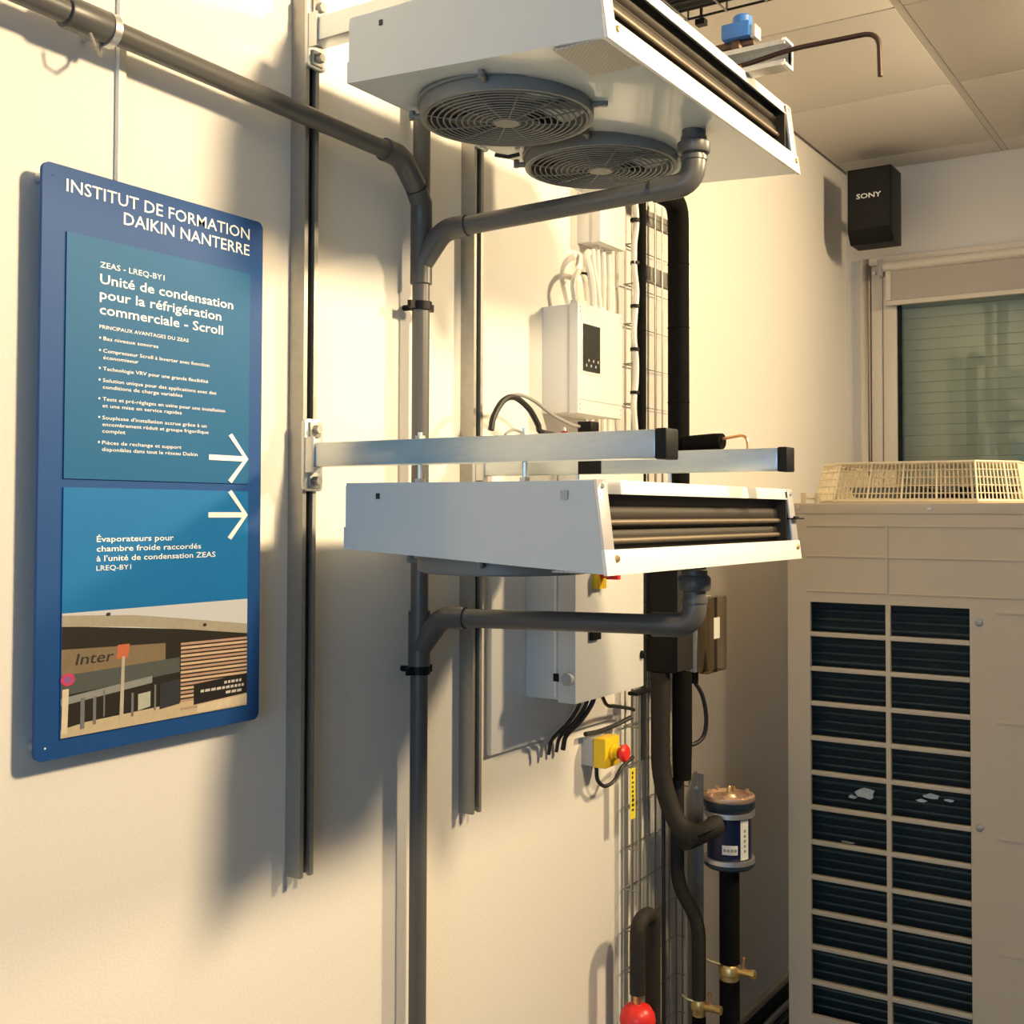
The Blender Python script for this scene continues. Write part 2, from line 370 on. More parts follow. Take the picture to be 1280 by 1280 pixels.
small = [('Bas niveaux sonores', 1.898, .098, 1), ('Compresseur Scroll à Inverter avec fonction', 1.8805, .198, 1), ('économiseur', 1.871, .062, 0),
         ('Technologie VRV pour une grande flexibilité', 1.855, .196, 1), ('Solution unique pour des applications avec des', 1.8385, .213, 1), ('conditions de charge variables', 1.829, .145, 0),
         ('Tests et pré-réglages en usine pour une installation', 1.812, .232, 1), ('et une mise en service rapides', 1.8025, .144, 0),
         ("Souplesse d'installation accrue grâce à un", 1.7855, .194, 1), ('encombrement réduit et groupe frigorifique', 1.776, .198, 0), ('complet', 1.7665, .040, 0),
         ('Pièces de rechange et support', 1.750, .144, 1), ('disponibles dans tout le réseau Daikin', 1.7405, .176, 0)]
for b, z, wd, dot in small:
    lettering(b, P1, INKW, (PX, 1.084, z), YD, ZD, wd, .0055)
    if dot: part(MB().lathe([(0, .0003), (.0016, .0003), (.0016, 0)], (PX-.0003, 1.0785, z+.0028), 8, 'x'), 'bullet', INKW, P1)
def arrow(z, parent):
    t, hy, hz = .0042, .040, .0375; w_ = t*1.45; tip = 1.3665
    L = math.hypot(hy, hz); ux, uz = hy/L, hz/L; px_, pz_ = uz*2*t, ux*2*t
    o = [(1.283, t), (tip-2.9*t, t), (tip-hy-px_*.5, hz-.002-pz_*.0), (tip-hy+px_*.75, hz+.002), (tip, 0), (tip-hy+px_*.75, -hz-.002), (tip-hy-px_*.5, -hz+.002), (tip-2.9*t, -t), (1.283, -t)]
    part(MB().prism([(p[0], z+p[1]) for p in o], 'x', PX-.0003, PX+.0008), 'arrow', INKW, parent, label='white arrow pointing right')
arrow(1.740, P1); arrow(1.650, P2)
for k, (b, wd) in enumerate((('Évaporateurs pour', .138), ('chambre froide raccordés', .192), ("à l'unité de condensation ZEAS", .222))):
    lettering(b, P2, INKW, (PX, 1.077, 1.612-.0137*k), YD, ZD, wd, .0085, 'l', .008)
lettering('LREQ-BY1', P2, INKW, (PX, 1.077, 1.5715), YD, ZD, .06, .0075)
# printed photograph of a shop front (flat print on the lower panel)
PH = part(MB().box(PX-.0003, PX, 1.022, 1.368, 1.345, 1.515), 'photo_print', mat('print_sky', (.52, .54, .58), .4), P2, label='printed photo of a supermarket front')
def pu(u, v): return (1.022+.346*u, 1.515-.17*v)
_layer = [0]
def printed(pts, col, nm):
    _layer[0] += 1; x = PX+.000012*_layer[0]
    o = MB().prism([pu(*p) for p in pts], 'x', x-.0001, x)
    part(o, nm, mat('print_%s_%02d' % (nm, _layer[0]), col, .45, noise=.15, nscale=120), P2)
printed([(0, .10), (.6, .22), (1, .32), (1, 1), (0, 1)], (.018, .015, .010), 'printed_facade')
printed([(0, .015), (.35, .06), (.62, .13), (1, .235), (1, .325), (.62, .225), (.35, .16), (0, .105)], (.34, .31, .24), 'printed_fascia')
printed([(0, .29), (.52, .33), (.52, .50), (0, .50)], (.20, .15, .09), 'printed_band')
printed([(.27, .30), (.33, .30), (.32, .42), (.265, .42)], (.50, .13, .06), 'printed_emblem')
printed([(0, .50), (.6, .47), (.6, .60), (0, .66)], (.075, .085, .08), 'printed_glazing')
printed([(0, .68), (.45, .60), (.45, .66), (0, .74)], (.24, .25, .24), 'printed_awning')
printed([(0, .93), (.12, .90), (.6, .87), (1, .82), (1, 1), (0, 1)], (.50, .41, .28), 'printed_pavement')
for k in range(17):
    v0 = .345+.036*k
    if v0 > .93: break
    printed([(.605, v0), (1, v0+.012), (1, v0+.034), (.605, v0+.022)], (.56, .40, .27) if k % 2 else (.42, .27, .20), 'printed_cladding')
printed([(.68, .73), (1, .70), (1, .885), (.68, .915)], (.012, .011, .010), 'printed_board')
for k, (a, b) in enumerate(((.86, .98), (.72, .98), (.87, .98))):
    v = .745+.047*k; u = a
    while u < b-.01:
        d = random.uniform(.012, .03); printed([(u, v), (min(u+d, b), v-.002), (min(u+d, b), v+.022), (u, v+.024)], (.55, .52, .48), 'printed_caption'); u += d+.007
printed([(.70, .925), (1, .895), (1, .985), (.70, .99)], (.62, .52, .38), 'printed_plinth')
printed([(.03+.034*math.cos(a*.5236), .535+.052*math.sin(a*.5236)) for a in range(12)], (.52, .05, .13), 'printed_disc')
printed([(.03+.018*math.cos(a*.5236), .535+.028*math.sin(a*.5236)) for a in range(12)], (.25, .10, .30), 'printed_disc')
printed([(.005, .61), (.035, .61), (.03, .97), (.002, .97)], (.62, .54, .40), 'printed_post')
printed([(.29, .40), (.305, .40), (.30, .93), (.28, .93)], (.45, .40, .32), 'printed_pole')
for u, v0, v1, ww in ((.09, .70, .95, .02), (.15, .70, .93, .015), (.20, .66, .88, .008), (.34, .72, .92, .012), (.46, .68, .90, .010)):
    printed([(u, v0), (u+ww, v0), (u+ww, v1), (u, v1)], (.16, .17, .17), 'printed_railing')
printed([(.375, .74), (.44, .73), (.44, .86), (.375, .88)], (.42, .43, .36), 'printed_bin')
printed([(.49, .68), (.60, .66), (.60, .88), (.49, .90)], (.028, .03, .04), 'printed_doorway')
for u, v in ((.22, .035), (.74, .205)):
    printed([(u+.012*math.cos(a*1.047), v+.016*math.sin(a*1.047)) for a in range(6)], (.03, .03, .03), 'printed_lamp')
o = lettering('Inter', P2, INK, (PX+.000012*(_layer[0]+2), pu(.065, .43)[0], pu(.065, .425)[1]), YD, (0, .22, .975), .062, .0165, 'l', 0)

# ================================================================== RAILS + ARMS
def c_channel(m, y0, w, d, z0, z1, t=.0028, lip=.009):
    # upright channel against the wall at x=0, open side facing +x
    y1 = y0+w; i = lip
    prof = [(0, y0), (0, y1), (d, y1), (d, y1-i), (d-.007, y1-i), (d-.007, y1-i+t), (d-t, y1-i+t), (d-t, y1-t), (t, y1-t), (t, y0+t), (d-t, y0+t), (d-t, y0+i-t), (d-.007, y0+i-t), (d-.007, y0+i), (d, y0+i), (d, y0)]
    return m.prism(prof, 'z', z0, z1)
for k, y0 in enumerate((1.497, 2.008)):
    r = thing('mounting_rail', ['upright galvanised channel rail on the wall beside the blue sign', 'upright galvanised channel rail on the wall behind the grey drain pipe'][k], 'rail', (.017, y0+.017, 1.033), 'upright wall rails')
    part(c_channel(MB(), y0, .034, .034, 1.033, H-.02), 'channel', GALVD, r)
    part(MB().box(.003, .0045, y0+.004, y0+.030, 1.034, H-.021), 'slot_shade', BLACKP, r)  # black strip standing in for the shade inside the open channel
    for z in (1.12, 2.62):
        part(MB().lathe([(0, .012), (.006, .012), (.006, .005), (.009, .005), (.009, 0)], (.0045, y0+.017, z), 12, 'x'), 'fixing_screw', GALV, r)
def bracket(t, y0, zc, parent_mat=GALV):
    part(MB().prism(rrect(y0-.005, y0+.041, zc-.062, zc+.062, .008), 'x', .0345, .0425), 'base_plate', parent_mat, t, bevel=.0015)
    part(MB().box(.0425, .062, y0-.004, y0-.0006, zc-.030, zc+.030), 'weld_collar', parent_mat, t, bevel=.001)
    for s in (-1, 1):
        z = zc+s*.044; yc = y0+.018
        part(MB().box(.0425, .0465, yc-.013, yc+.013, z-.013, z+.013), 'square_washer', GALVD, t, bevel=.001)
        part(MB().lathe([(0, .010), (.0075, .010), (.0085, .008), (.0085, 0)], (.0465, yc, z), 6, 'x'), 'bolt_head', GALVD, t)
arm_labels = ['galvanised box arm over the lower cooler, next to the blue sign', 'galvanised box arm over the lower cooler, farther from the camera', 'galvanised box arm above the upper cooler, next to the sign']
for k, (y0, zc, xe) in enumerate(((1.497, 1.7525, .70), (2.008, 1.751, .69), (1.497, 2.484, .70))):
    t = thing('cantilever_arm', arm_labels[k], 'support arm', (.04, y0+.018, zc), 'cantilever arms')
    bracket(t, y0, zc)
    part(MB().box(.0425, xe, y0-.001, y0+.037, zc-.0205, zc+.0205), 'box_tube', GALVB, t, bevel=.003)
    if k < 2: part(MB().box(xe, xe+.018, y0-.0025, y0+.0385, zc-.022, zc+.022), 'end_cap', BLACKP, t, bevel=.003)
    if k == 1: part(MB().box(.285, .335, y0-.0025, y0-.001, zc-.0205, zc+.012), 'tape_patch', BLACKP, t)
# far upper arm: an open channel
t = thing('cantilever_arm', 'open galvanised channel arm above the upper cooler, carrying the blue valve', 'support arm', (.04, 2.026, 2.476), 'cantilever arms')
bracket(t, 2.008, 2.478)
y0, zc = 2.008, 2.478
part(MB().prism([(y0, zc-.022), (y0+.037, zc-.022), (y0+.037, zc+.024), (y0, zc+.024), (y0, zc+.015), (y0+.003, zc+.015), (y0+.003, zc+.021), (y0+.034, zc+.021), (y0+.034, zc-.019), (y0+.003, zc-.019), (y0+.003, zc-.013), (y0, zc-.013)], 'x', .0425, .705), 'channel', GALV, t)
part(MB().box(.700, .7075, y0-.0015, y0+.039, zc+.0205, zc+.0255).box(.700, .7075, y0-.0015, y0+.039, zc-.0235, zc-.0185).box(.700, .7075, y0+.034, y0+.039, zc-.0185, zc+.0205), 'end_rim', FRAMEW, t)

# ================================================================== EVAPORATORS
EY0, EY1, EZ = 1.45, 2.245, 1.569
ev = thing('ceiling_cooler', 'white slim ceiling air cooler, the lower of the two, seen edge-on', 'air cooler', (.40, 1.85, EZ), 'ceiling air coolers')
prof = [(.173, EZ+.133), (.173, EZ+.062), (.168, EZ+.062), (.168, EZ+.027), (.644, EZ), (.627, EZ+.131)]
for y in (EY0, EY1-.003):
    part(MB().prism(prof, 'y', y, y+.003), 'side_panel', WHITEM, ev)
part(MB().box(.173, .627, EY0+.003, EY1-.003, EZ+.129, EZ+.132), 'top_panel', WHITEM, ev)
part(MB().box(.169, .172, EY0+.003, EY1-.003, EZ+.03, EZ+.129), 'rear_panel', WHITEM, ev)
def slope_z(x): return EZ+.027*(.644-x)/.476
dp = part(MB().add([(.168, EY0+.003, slope_z(.168)), (.642, EY0+.003, EZ), (.642, EY1-.003, EZ), (.168, EY1-.003, slope_z(.168)), (.168, EY0+.003, slope_z(.168)+.004), (.642, EY0+.003, EZ+.004), (.642, EY1-.003, EZ+.004), (.168, EY1-.003, slope_z(.168)+.004)],
                   [(3,2,1,0),(4,5,6,7),(0,1,5,4),(1,2,6,5),(2,3,7,6),(3,0,4,7)]), 'drip_pan', WHITEM, ev)
def fx(z): return .644-.017*(z-EZ)/.131     # front plane
def strip(z0, z1, y0, y1, th, m=None):
    m = m or MB()
    return m.prism([(fx(z0), z0), (fx(z0)+th, z0), (fx(z1)+th, z1), (fx(z1), z1)], 'y', y0, y1)
part(strip(EZ-.002, EZ+.034, EY0-.001, EY1+.004, .006), 'bottom_rail', FRAMEW, ev, bevel=.001)
part(strip(EZ+.113, EZ+.133, EY0+.02, EY1-.018, .003), 'top_rail', FRAMEW, ev, bevel=.0008)
part(MB().box(.585, .628, EY0+.01, EY1-.01, EZ+.132, EZ+.1335), 'top_lip', FRAMEW, ev)
for a, b in ((EY0, EY0+.03), (EY1-.028, EY1)):
    part(strip(EZ+.030, EZ+.1335, a, b, .005), 'side_strip', FRAMEG, ev, bevel=.0008)
for y in (EY0+.032, EY1-.014):
    part(MB().lathe([(0, .004), (.004, .0035), (.0058, 0)], (fx(EZ+.02)+.006, y, EZ+.021), 10, 'x'), 'screw', BRASS, ev)
for y in (EY0+.014, EY1-.014):
    part(MB().lathe([(0, .003), (.003, .0026), (.0042, 0)], (fx(EZ+.124)+.005, y, EZ+.124), 10, 'x'), 'screw', GALV, ev)
# coil: finned block with two round-topped bulges
cp = [(.54, EZ+.03), (.606, EZ+.03)]
for zc in (EZ+.047, EZ+.080, EZ+.113):
    cp += [(.606+.009*math.sin(a), zc-.0165*math.cos(a)) for a in [math.pi*(.08+.84*i/6) for i in range(7)]]
cp += [(.60, EZ+.129), (.54, EZ+.129)]
part(MB().prism(cp, 'y', EY0+.03, EY1-.028), 'finned_coil', EVAPC, ev)
for z in (EZ+.045, EZ+.072):
    part(MB().cyl((.617, EY0+.031, z), (.617, EY1-.029, z), .0046, 12), 'coil_tube', EVAPT, ev)
part(MB().box(.607, .632, EY1-.036, EY1-.028, EZ+.03, EZ+.128), 'coil_end_plate', EVAPC, ev)
# fans under the pan
for fy in (1.645, 1.975):
    fxc = .352; zb = slope_z(fxc)
    ring = part(MB().ring((fxc, fy, zb), .134, .146, -.027, -.001, 48).ring((fxc, fy, zb), .146, .151, -.006, -.001, 48), 'fan_ring', FANG, ev)
    part(MB().lathe([(0, -.0008), (.134, -.0008), (.134, -.002), (0, -.002)], (fxc, fy, zb), 40), 'opening_shade', FAND, ring)  # pan is closed: dark disc painted as the shaded hole behind the blades
    m = MB()
    for k in range(5):
        a = k*2*math.pi/5+.4
        pts = []
        for rr, da, dz in ((.035, -.35, -.010), (.122, -.28, -.012), (.126, .25, -.004), (.035, .42, -.004)):
            pts.append((fxc+rr*math.cos(a+da), fy+rr*math.sin(a+da), zb+dz))
        m.add(pts+[(p[0], p[1], p[2]-.0015) for p in pts], [(0,1,2,3),(7,6,5,4),(0,4,5,1),(1,5,6,2),(2,6,7,3),(3,7,4,0)])
    m.lathe([(0, -.002), (.038, -.002), (.034, -.018), (0, -.018)], (fxc, fy, zb), 20)
    part(m, 'fan_blades', BLADE, ring)
    g = MB()
    for k in range(12): g.torus((fxc, fy, zb-.028-.004*(1-(k/11)**2)), .024+.0103*k, .0016, 40, 4)
    for k in range(12):
        a = k*math.pi/6+.2; c, s = math.cos(a), math.sin(a)
        g.tube([(fxc+.012*c, fy+.012*s, zb-.0325), (fxc+.09*c, fy+.09*s, zb-.0305), (fxc+.143*c, fy+.143*s, zb-.026)], .0014, 5)
    g.lathe([(0, -.034), (.021, -.034), (.024, -.031), (.024, -.029), (0, -.029)], (fxc, fy, zb), 18)
    part(g, 'fan_grille', FANG, ring)
    for a in (.35, 1.9, 3.5, 5.05):
        c, s = math.cos(a), math.sin(a)
        part(MB().tube([(fxc+.14*c, fy+.14*s, zb-.012), (fxc+.17*c, fy+.17*s, zb-.010)], .0055, 6).cyl((fxc+.166*c, fy+.166*s, zb-.016), (fxc+.166*c, fy+.166*s, zb-.001), .0055, 8), 'clamp_lug', FANG, ring)
part(MB().tube([(.235, 1.868, EZ+.008), (.215, 1.860, EZ+.004), (.19, 1.852, EZ+.010)], .004, 6), 'cable_gland', CABLE, ev)
o = part(MB().box(.556, .640, 1.456, 1.575, EZ-.0018+.002, EZ+.003), 'rating_label', RATING, ev, label='beige rating label with printed table')
DX, DY = .576, 1.905
part(MB().lathe([(.0, .02), (.021, .02), (.021, -.012), (.0, -.012)], (DX, DY, EZ), 24), 'drain_spigot', PVCD, ev)
part(MB().box(.235, .242, EY0-.0012, EY0, EZ+.107, EZ+.116), 'panel_slot', INK, ev)
part(MB().box(.574, .586, EY0-.002, EY0, EZ+.105, EZ+.118), 'panel_clip', GREYP, ev)
for x in (.272, .472):
    for y in (1.515, 2.026):
        part(MB().cyl((x, y, EZ+.131), (x, y, EZ+.163), .004, 8), 'hanger_rod', GALV, ev)
        part(MB().cyl((x, y, EZ+.132), (x, y, EZ+.140), .009, 6), 'nut', GALV, ev)
ev2 = dup_tree(ev); ev2.location.z += .757
ev2['label'] = 'white slim ceiling air cooler, the upper of the two, fans seen from below'
part(MB().box(.62, .652, EY1-.03, EY1+.012, EZ+.075, EZ+.0775).cyl((.64, EY1-.012, EZ+.078), (.64, EY1+.01, EZ+.078), .003, 8), 'cable_tie', BLACKP, ev)
for x in (.272, .472):
    t = MB().cyl((x, 1.515, 1.7733), (x, 1.515, 1.784), .004, 8).cyl((x, 1.515, 1.7732), (x, 1.515, 1.7785), .009, 6)
    single(t, 'rod_nut', GALV, ['rod end and nut on the lower arm, nearer the wall', 'rod end and nut on the lower arm, farther from the wall'][x > .3], 'nut', 'hanger rod nuts')

# ================================================================== DRAIN PIPEWORK
dr = thing('drain_pipework', 'grey plastic drain pipework climbing the wall with branches to both coolers', 'drain pipe', (.042, 1.816, 0))
MX, MY = .042, 1.816
part(MB().cyl((MX, MY, .0), (MX, MY, H-.002), .017, 20), 'vertical_pipe', PVC, dr)
part(MB().tube(bent([(.055, .55, 2.342), (.055, 1.735, 2.325), (MX, MY, 2.262), (MX, MY, 2.20)], .03), .017, 20), 'sloping_pipe', PVC, dr)
part(MB().tube(bent([(.055, 1.685, 2.3255), (.055, 1.735, 2.325), (.047, 1.79, 2.283)], .025), .0215, 20), 'elbow', PVCD, dr)
part(MB().tube([(MX+.003, 1.796, 2.279), (MX, MY, 2.255), (MX, MY, 2.205)], .0215, 20), 'elbow', PVCD, dr)
part(MB().lathe([(.0, 0), (.0215, 0), (.0225, .004), (.0225, .075), (.0215, .08), (0, .08)], (.055, 1.0, 2.3355), 24, 'y'), 'coupling', PVCD, dr)
cl = part(MB().lathe([(.0, 0), (.0245, 0), (.0245, .012), (0, .012)], (.055, 1.066, 2.334), 20, 'y').tube([(.0, 1.072, 2.334), (.035, 1.072, 2.334)], .006, 8), 'pipe_clamp', GALV, dr)
part(MB().tube([(.07, 1.03, 2.312), (.075, 1.035, 2.295), (.066, 1.05, 2.288), (.05, 1.062, 2.30), (.046, 1.066, 2.318)], .0025, 6), 'wire_loop', GALVD, dr)
for zc in (2.055, 1.352):
    part(MB().cyl((MX, MY, zc-.008), (MX, MY, zc+.008), .0215, 20).box(MX-.004, MX+.004, MY-.037, MY+.037, zc-.007, zc+.007).tube([(0, MY, zc), (MX-.018, MY, zc)], .006, 8), 'pipe_clip', BLACKP, dr)
for ze, zt, zj in ((2.236, 2.338-.006, 2.148), (1.459, 1.569, 1.405)):
    zb = zj+.05
    jx = MX+.05
    n = part(MB().cyl((MX, MY, zj-.05), (MX, MY, zj+.06), .0212, 20), 'branch_socket', PVCD, dr)
    part(MB().tube(bent([(MX, MY, zj-.012), (jx, MY+.005, zb), (jx+.05, MY+.012, zb+(ze-zb)*.1)], .022), .0212, 20), 'branch_elbow', PVCD, dr)
    part(MB().tube(bent([(jx+.02, MY+.008, zb+(ze-zb)*.05), (DX-.001, DY-.002, ze), (DX, DY, ze+.05)], .03), .018, 20), 'branch_pipe', PVC, dr)
    d = Vector((jx-DX, MY-DY, zb-ze)).normalized(); c = Vector((DX, DY, ze))
    part(MB().tube([c+d*.075]+arc(c+d*.2, c, c+Vector((0, 0, .1)), .036)+[c+Vector((0, 0, .042))], .0215, 20), 'swept_elbow', PVCD, dr)
    h = zt-ze-.014
    part(MB().lathe([(0, .040), (.0205, .040), (.0205, h*.62), (.027, h*.64), (.029, h*.68), (.029, h*.86), (.026, h*.9), (.023, h*.92), (.023, h), (0, h)], (DX, DY, ze), 24).lathe([(0, .04), (.0235, .04), (.0235, .047), (0, .047)], (DX, DY, ze), 24), 'union_nut', PVCD, dr)
# faint print along the upper branch
for k in range(16):
    f0 = .16+.05*k; a = Vector((MX+.05, MY+.005, 2.198)); b = Vector((DX, DY, 2.236)); p = a.lerp(b, f0); q = a.lerp(b, f0+random.uniform(.012, .035))
    n_ = Vector((.1, -1, .12)).normalized()*.0178
    part(MB().tube([p+n_, q+n_], .0016, 4), 'pipe_marking', PRINT, dr)

# ================================================================== ELECTRICAL WALL
bd = single(MB().box(.0, .014, 2.108, 2.66, 1.135, 1.78), 'backing_board', BOARD, 'white backing board on the wall behind the large control cabinet', 'board', bevel=.001)
cb = thing('control_cabinet', 'large light grey control cabinet behind the lower cooler', 'cabinet', (.08, 2.4, 1.24))
part(MB().box(.0145, .10, 2.243, 2.56, 1.243, 1.81), 'body', BOXW2, cb, bevel=.004)
part(MB().box(.102, .148, 2.236, 2.567, 1.238, 1.815), 'door', BOXW2, cb, bevel=.005)
part(MB().box(.090, .097, 2.2405, 2.243, 1.25, 1.80), 'seal_strip', FRAMEW, cb)
sw = part(MB().box(.148, .162, 2.31, 2.352, 1.485, 1.545), 'rotary_switch', YEL, cb, bevel=.002, label='yellow switch plate with red knob')
part(MB().lathe([(0, .034), (.014, .034), (.016, .03), (.016, 0)], (.162, 2.331, 1.525), 18, 'x').box(.175, .205, 2.325, 2.337, 1.507, 1.543), 'knob', RED, sw)
h = part(MB().box(.148, .158, 2.295, 2.335, 1.372, 1.418), 'meter', BLACKP, cb, bevel=.002)
part(MB().lathe([(0, .016), (.007, .016), (.009, .0)], (.158, 2.33, 1.402), 12, 'x'), 'button', GALV, h)
part(MB().lathe([(.014, 0), (.014, -.014), (.010, -.016), (0, -.016)], (.132, 2.236, 1.293), 16, 'y'), 'lock_cover', GREYP, cb)
part(MB().box(.092, .106, 2.2345, 2.2365, 1.285, 1.302), 'latch', BLACKP, cb)
part(MB().lathe([(0, .010), (.008, .010), (.010, 0)], (.148, 2.553, 1.316), 12, 'x'), 'door_catch', BLACKP, cb)
for z in (1.29, 1.76): part(MB().cyl((.10, 2.57, z-.02), (.10, 2.57, z+.02), .006, 10), 'hinge', GALVD, cb)
# switch on top of the cabinet
ps = thing('pressure_switch', 'small red switch with black cap on top of the large control cabinet', 'switch', (.12, 2.32, 1.8155))
part(MB().lathe([(0, 0), (.024, 0), (.026, .006), (.022, .022), (0, .022)], (.12, 2.34, 1.8155), 20), 'base', RED, ps)
part(MB().box(.102, .138, 2.322, 2.36, 1.8375, 1.862), 'cap', BLACKP, ps, bevel=.003)
cg = thing('cable_gland', 'small dark red gland on top of the large control cabinet', 'gland', (.10, 2.262, 1.8155))
part(MB().lathe([(0, 0), (.013, 0), (.012, .014), (.006, .022), (0, .022)], (.10, 2.268, 1.8155), 14), 'body', REDD, cg)
part(MB().lathe([(0, .022), (.004, .022), (.003, .03), (0, .03)], (.10, 2.268, 1.8155), 8), 'nipple', GALV, cg)
# control box
cx = thing('control_box', 'grey plastic control box with a dark display window', 'control box', (.05, 2.44, 1.885))
part(MB().box(.0, .072, 2.335, 2.548, 1.885, 2.135), 'body', BOXW, cx, bevel=.003)
part(MB().box(.073, .098, 2.332, 2.551, 1.882, 2.138), 'lid', BOXW, cx, bevel=.004)
part(MB().box(.098, .0995, 2.345, 2.455, 1.975, 2.105), 'window_frame', BOXW, cx, bevel=.0005)
dw = part(MB().box(.0995, .102, 2.352, 2.43, 1.982, 2.09), 'display_window', DARKSCR, cx)
for k in range(6):
    part(MB().box(.102, .1026, 2.362+.011*k, 2.367+.011*k, 1.992+.012*(k % 2), 1.998+.012*(k % 2)), 'button', GREYP, dw)
for y in (2.342, 2.541):
    for z in (1.893, 1.905, 2.117, 2.128): part(MB().lathe([(0, .001), (.0022, .0008), (.003, 0)], (.098, y, z), 8, 'x'), 'screw', GREYP, cx)
part(MB().box(.098, .0985, 2.335, 2.548, 1.914, 1.916), 'lid_groove', GREYP, cx)
for y in (2.40, 2.49, 2.525): part(MB().cyl((.05, y, 2.138), (.05, y, 2.155), .011, 10), 'gland', BOXW, cx)
# junction box
jb = thing('junction_box', 'small white junction box above the control box', 'junction box', (.03, 2.56, 2.315))
part(MB().box(.0, .040, 2.498, 2.622, 2.315, 2.45), 'body', BOXW, jb, bevel=.003)
part(MB().box(.041, .067, 2.494, 2.626, 2.311, 2.454), 'lid', BOXW, jb, bevel=.004)
part(MB().lathe([(.017, 0), (.016, -.0015), (0, -.0015)], (.022, 2.498, 2.40), 18, 'y'), 'knockout', BOXW, jb)
def cable(pts, r, m, name, label, cat='cable', group=None, n=8):
    return single(MB().tube(spline(pts, 8), r, n), name, m, label, cat, group)
cable([(.05, 2.40, 2.155), (.05, 2.392, 2.19), (.045, 2.42, 2.225), (.03, 2.47, 2.235), (.022, 2.50, 2.22), (.02, 2.515, 2.175)], .007, CREAMW, 'white_cable', 'white cable looping over from the top left of the control box', group='white cables')
cable([(.05, 2.49, 2.155), (.058, 2.47, 2.20), (.058, 2.455, 2.24), (.045, 2.465, 2.27), (.03, 2.50, 2.29)], .009, CREAMW, 'white_cable', 'thick white cable rising from the middle of the control box', group='white cables')
cable([(.05, 2.525, 2.155), (.05, 2.515, 2.20), (.04, 2.512, 2.25), (.032, 2.52, 2.30)], .006, CREAMW, 'white_cable', 'white cable with a black tie above the control box', group='white cables')
for k, y in enumerate((2.545, 2.575, 2.605)):
    cable([(.03, y, 2.311), (.026, y+.012, 2.24), (.02, y+.022, 2.14), (.018, y+.026, 2.0), (.018, y+.026, 1.84)], .007, CREAMW, 'white_cable', ['leftmost white cable dropping from the junction box', 'middle white cable dropping from the junction box', 'rightmost white cable dropping from the junction box'][k], group='white cables')
single(MB().tube([(.035, 2.435, 2.2285), (.054, 2.445, 2.2265), (.05, 2.47, 2.223)], .003, 6), 'cable_tie', BLACKP, 'black cable tie round the white cable loop', 'cable tie')
pts = [(.07, 2.672+.008*math.sin(k*1.9), 2.452-.058*k) for k in range(12)]
cable(pts, .008, CREAMW, 'white_conduit', 'wavy white conduit beside the thin black pipe', 'conduit')
for k in range(6):
    z = 2.40-.11*k
    single(MB().cyl((.07, 2.672, z-.004), (.07, 2.672, z+.004), .0125, 10).box(.068, .074, 2.655, 2.70, z-.003, z+.003), 'cable_tie', BLACKP, 'black cable tie on the wavy white conduit', 'cable tie', 'ties on the white conduit')
cable([(.10, 1.975, 1.822), (.10, 1.985, 1.85), (.10, 2.02, 1.885), (.10, 2.065, 1.895), (.10, 2.12, 1.875), (.10, 2.155, 1.845), (.10, 2.168, 1.83), (.10, 2.245, 1.825)], .0065, CABLE, 'black_cable', 'black cable arching up behind the lower arm')
cable([(.085, 2.06, 1.894), (.085, 2.10, 1.905), (.085, 2.16, 1.898), (.095, 2.22, 1.872), (.108, 2.28, 1.853), (.11, 2.317, 1.85)], .004, CABLEG, 'grey_cable', 'grey cable running to the red and black switch')
cable([(.11, 2.005, 1.80), (.12, 2.0, 1.815), (.12, 2.03, 1.825), (.11, 2.08, 1.822)], .003, CABLEG, 'grey_cable', 'short thin grey wire just above the lower arm')
for k, (y, z) in enumerate(((2.30, 0), (2.335, 0), (2.37, 0), (2.40, 0), (2.425, 0))):
    cable([(.105, y, 1.243), (.098, y+.0, 1.215), (.07, y-.0, 1.175), (.03, y+.0, 1.135), (.02, y, 1.10)] if k < 4 else [(.105, y, 1.243), (.09, y+.06, 1.20), (.06, y+.16, 1.18), (.045, y+.26, 1.16), (.04, y+.30, 1.15)],
          .0045 if k != 3 else .006, CABLE if k not in (0,) else CABLEG, 'cabinet_cable',
          ['thin grey cable under the control cabinet', 'leftmost black cable under the control cabinet', 'middle black cable under the control cabinet', 'thickest black cable under the control cabinet', 'black cable from under the cabinet to the wire tray'][k], group='cables under the cabinet')
single(MB().tube(spline([(.024, 2.50, 1.121), (.026, 2.56, 1.118), (.03, 2.64, 1.122), (.045, 2.70, 1.135)]), .006, 8), 'black_cable', CABLE, 'short black cable running just above the yellow emergency stop box', 'cable')
# emergency stop
es = thing('emergency_stop', 'yellow emergency stop box with red mushroom button', 'emergency stop', (.03, 2.555, 1.04))
part(MB().box(.0, .034, 2.522, 2.592, 1.040, 1.108), 'back_box', GREYP, es, bevel=.003)
part(MB().box(.034, .068, 2.520, 2.594, 1.038, 1.110), 'cover', YEL, es, bevel=.004)
part(MB().lathe([(.021, 0), (.021, .006), (.015, .007), (.015, .018), (0, .018)], (.068, 2.557, 1.074), 20, 'x'), 'collar', YEL, es)
part(MB().lathe([(.010, 0), (.013, .004), (.021, .010), (.022, .016), (.017, .022), (0, .024)], (.086, 2.557, 1.074), 22, 'x'), 'button', RED, es)
cable([(.035, 2.535, 1.038), (.036, 2.54, 1.005), (.04, 2.57, .985), (.045, 2.61, .992), (.05, 2.64, 1.02), (.05, 2.70, 1.035)], .005, CABLE, 'black_cable', 'short black cable looping below the yellow emergency stop box')

